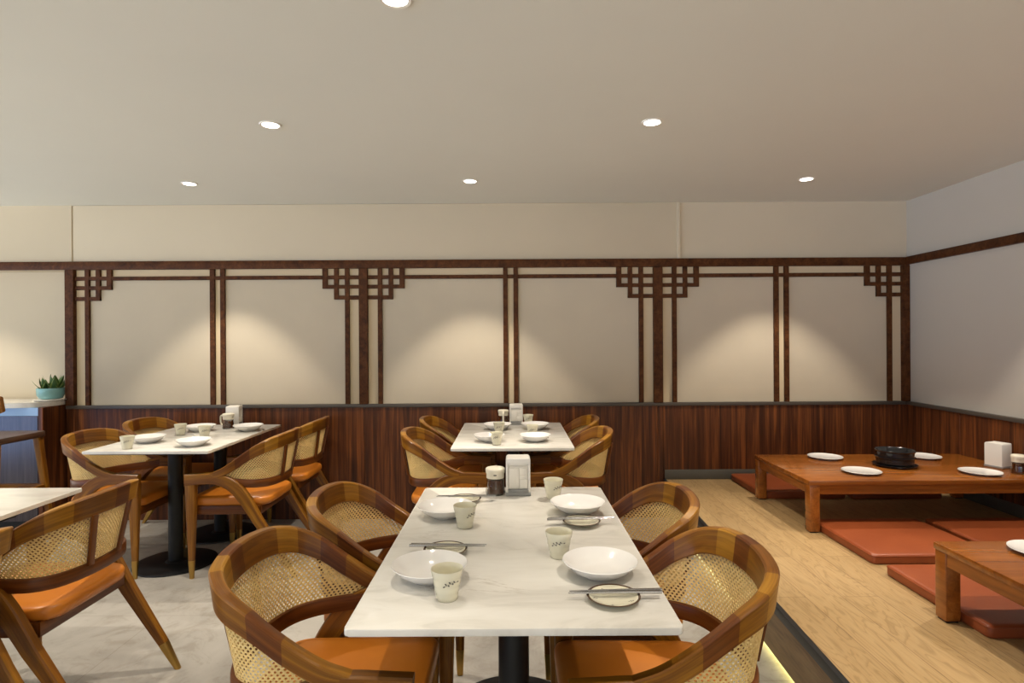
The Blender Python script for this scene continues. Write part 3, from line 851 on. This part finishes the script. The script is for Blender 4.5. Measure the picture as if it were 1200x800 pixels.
for a in range(4): box(bm, -5.85 + 4.3 + a * .578, -5.85 + 4.3 + (a + 1) * .578 - .002, -.112, -.10, .06, cz - .0985, bev=.001, seg=1)
finish('front_panel', bm, M['gloss_panel'], ctr)
bm = nb(); box(bm, -3.535 + 4.3, -3.500 + 4.3, -.115, .20, 0, cz - .0365, bev=.0015, seg=1); finish('end_panel', bm, M['wainscot'], ctr)

pl = thing('potted_succulent', 'green succulent in a teal pot on the white counter end', 'potted plant', (-3.585, 4.575, cz))
lathe_obj('pot', [(0, .012), (.062, .012), (.076, .018), (.089, .045), (.0915, .072), (.0925, .092), (.0905, .0965), (.086, .094), (.082, .072), (.055, .055), (0, .052)], M['teal_pot'], pl)
lathe_obj('dish', [(0, 0), (.085, 0), (.110, .006), (.1125, .010), (.108, .0112), (.085, .0085), (0, .008)], M['white_ceramic'], pl)
lathe_obj('soil', [(.083, .078), (.05, .082), (0, .083)], M['soil'], pl)
bm = nb(); uvl = bm.loops.layers.uv.verify()
def leaf(az, tilt, L, W, ox, oy, z0):
    n = 8; rows_ = []
    for i in range(n + 1):
        t = i / n; w = W * (math.sin(PI * min(1, .16 + t * .62)) ** .7) * (1 - t ** 1.6) ** .9 + .0005
        el = tilt + .35 * t; r = L * t * math.cos(el); z = L * t * math.sin(el)
        row = []
        for s in (-1, -.5, 0, .5, 1):
            row.append(Vector((r, s * w, z + .25 * w * s * s + 0.0)))
        rows_.append((row, .004 * (1 - t) + .0008))
    R = Matrix.Translation((ox, oy, z0)) @ Matrix.Rotation(az, 4, 'Z')
    A = [[bm.verts.new(R @ p) for p in row] for row, _ in rows_]; B = [[bm.verts.new(R @ (p - Vector((-.3, 0, 1)) * th * (1 if 0 < k < 4 else .3))) for k, p in enumerate(row)] for row, th in rows_]
    for i in range(n):
        for k in range(4):
            for f, fl_ in ((bm.faces.new((A[i][k], A[i + 1][k], A[i + 1][k + 1], A[i][k + 1])), 0), (bm.faces.new((B[i][k + 1], B[i + 1][k + 1], B[i + 1][k], B[i][k])), 1)):
                vv = (k / 4, k / 4, (k + 1) / 4, (k + 1) / 4) if not fl_ else ((k + 1) / 4, (k + 1) / 4, k / 4, k / 4)
                for lp, v_ in zip(f.loops, vv): lp[uvl].uv = (i / n, v_)
        for k, kk in ((0, 0), (4, 4)): bm.faces.new((A[i][k], B[i][k], B[i + 1][k], A[i + 1][k]))
for ox, nl, s in ((-.045, 10, .85), (.03, 12, 1.1), (.06, 7, .7)):
    for k in range(nl):
        t = k / nl
        leaf(k * 2.4 + ox * 20, .38 + .8 * t + random.uniform(-.08, .08), (.135 - .03 * t) * s * random.uniform(.85, 1.1), 0.027 * s, ox, random.uniform(-.012, .012), .080)
finish('leaves', bm, M['leaf'], pl, ang=60)

M['stool_wood'] = wood('dark_stool_wood', (.030, .012, .006), (.055, .021, .009), (.085, .034, .015), 'Object', (4, 40, 40), .38, .1)
bs = thing('bar_stool', 'dark wooden bar stool cut off by the left edge, before the blue counter', 'bar stool', (-3.42, 3.88, 0), math.radians(90))
SH = .775
oc = round_poly([(.20, -.20), (.20, .20), (-.20, .18), (-.20, -.18)], [.04, .04, .06, .06], 6)
bm = nb(); loft(bm, [[(x * k, y * k, z) for x, y in oc] for k, z in ((.96, SH - .03), (1, SH - .024), (1.0, SH + .004), (.985, SH + .010), (.9, SH + .0105), (.5, SH + .004), (.2, SH + .002))]); finish('seat', bm, M['stool_wood'], bs)
def leg_at(z, sx, sy): return (sx * (.165 + .075 * (SH - z) / SH), sy * (.155 + .05 * (SH - z) / SH))
for sx in (1, -1):
    for sy in (1, -1):
        bm = nb(); rings = []
        for z, w in ((SH - .028, .046), (.5, .042), (.02, .028), (0, .027)):
            x, y = leg_at(z, sx, sy); rings.append([(x + a, y + b_, z) for a, b_ in rrect(w, w, .008, 2)])
        loft(bm, rings); finish('leg', bm, M['chair_wood'], bs)
for a, c, z in (((1, -1), (1, 1), .40), ((-1, -1), (-1, 1), .40), ((1, -1), (-1, -1), .40), ((1, 1), (-1, 1), .40)):
    p = Vector((*leg_at(z, *a), z)); q = Vector((*leg_at(z, *c), z)); t = (q - p).normalized(); n = Vector((-t.y, t.x, 0)); bm = nb()
    loft(bm, [[tuple(w + n * u_ + Vector((0, 0, v_))) for u_, v_ in rrect(.022, .036, .005, 2)] for w in (p, p.lerp(q, .5), q)]); finish('stretcher', bm, M['chair_wood'], bs)
bm = nb(); arc = [(-.19 - .05 * math.cos(t * PI / 2), .24 * t) for t in [-1 + k / 12 * 2 for k in range(13)]]; rings = []
for i, (x, y) in enumerate(arc):
    e = abs(y) / .24; h = .15 * (1 - .35 * e ** 6)
    rings.append([(x - .02 * 0 + a - .03 * 1 * (b_ / .15 + .5), y, SH + .235 + b_) for a, b_ in rrect(.022, h, .010, 3)])
loft(bm, rings); finish('backrest', bm, M['chair_wood'], bs)
for s in (1, -1):
    bm = nb(); loft(bm, [[(x + a, s * .14 + b_, z) for a, b_ in rrect(.022, .030, .005, 2)] for x, z in ((-.17, SH - .02), (-.20, SH + .10), (-.232, SH + .24))]); finish('back_post', bm, M['chair_wood'], bs)

# ------------------------------------------------------------------ daylight from the open side and camera
w = bpy.data.worlds.new('World'); SC.world = w; w.use_nodes = True
nt = w.node_tree; bg = nt.nodes['Background']
t = nt.nodes.new('ShaderNodeTexCoord'); sx = nt.nodes.new('ShaderNodeSeparateXYZ'); nt.links.new(t.outputs['Generated'], sx.inputs[0])
r = ramp(nt, [(0.0, (.72, .72, .70)), (.42, (.62, .60, .55)), (1.0, (.40, .36, .31))])
mr = nt.nodes.new('ShaderNodeMapRange'); mr.inputs['From Min'].default_value = -1; mr.inputs['From Max'].default_value = 1
nt.links.new(sx.outputs['X'], mr.inputs['Value']); nt.links.new(mr.outputs['Result'], r.inputs['Fac'])
# a patch of blue daylight low in the open front on the left
dt = nt.nodes.new('ShaderNodeVectorMath'); dt.operation = 'DOT_PRODUCT'; dt.inputs[1].default_value = Vector((-.70, -.71, .02)).normalized()
nt.links.new(t.outputs['Generated'], dt.inputs[0])
lb = nt.nodes.new('ShaderNodeMapRange'); lb.interpolation_type = 'SMOOTHSTEP'; lb.inputs['From Min'].default_value = .91; lb.inputs['From Max'].default_value = .985
nt.links.new(dt.outputs['Value'], lb.inputs['Value'])
nt.links.new(mix_rgb(nt, lb.outputs['Result'], r.outputs['Color'], (.26, .40, .74)), bg.inputs['Color'])
zr = nt.nodes.new('ShaderNodeMapRange'); zr.interpolation_type = 'SMOOTHSTEP'; zr.inputs['From Min'].default_value = -.12; zr.inputs['From Max'].default_value = .06
zr.inputs['To Min'].default_value = UPFILL; zr.inputs['To Max'].default_value = AMB
nt.links.new(sx.outputs['Z'], zr.inputs['Value']); nt.links.new(zr.outputs['Result'], bg.inputs['Strength'])
# brighter below the horizon: an upward fill added to light the ceiling

cam = bpy.data.cameras.new('camera'); co = bpy.data.objects.new('camera', cam); COL.objects.link(co)
cam.sensor_width = 36; cam.lens = 690 / 1200 * 36; cam.shift_y = -2 / 1200; cam.clip_start = .02
co.location = (0, 0, 1.395)
co.rotation_euler = (Matrix.Rotation(PI / 2, 4, 'X') @ Matrix.Rotation(-.0055, 4, 'Z')).to_euler()
SC.camera = co
vs = SC.view_settings
vs.view_transform = 'Standard'; vs.look = 'None'; vs.gamma = 1.0; vs.use_curve_mapping = False; vs.exposure = 0.0
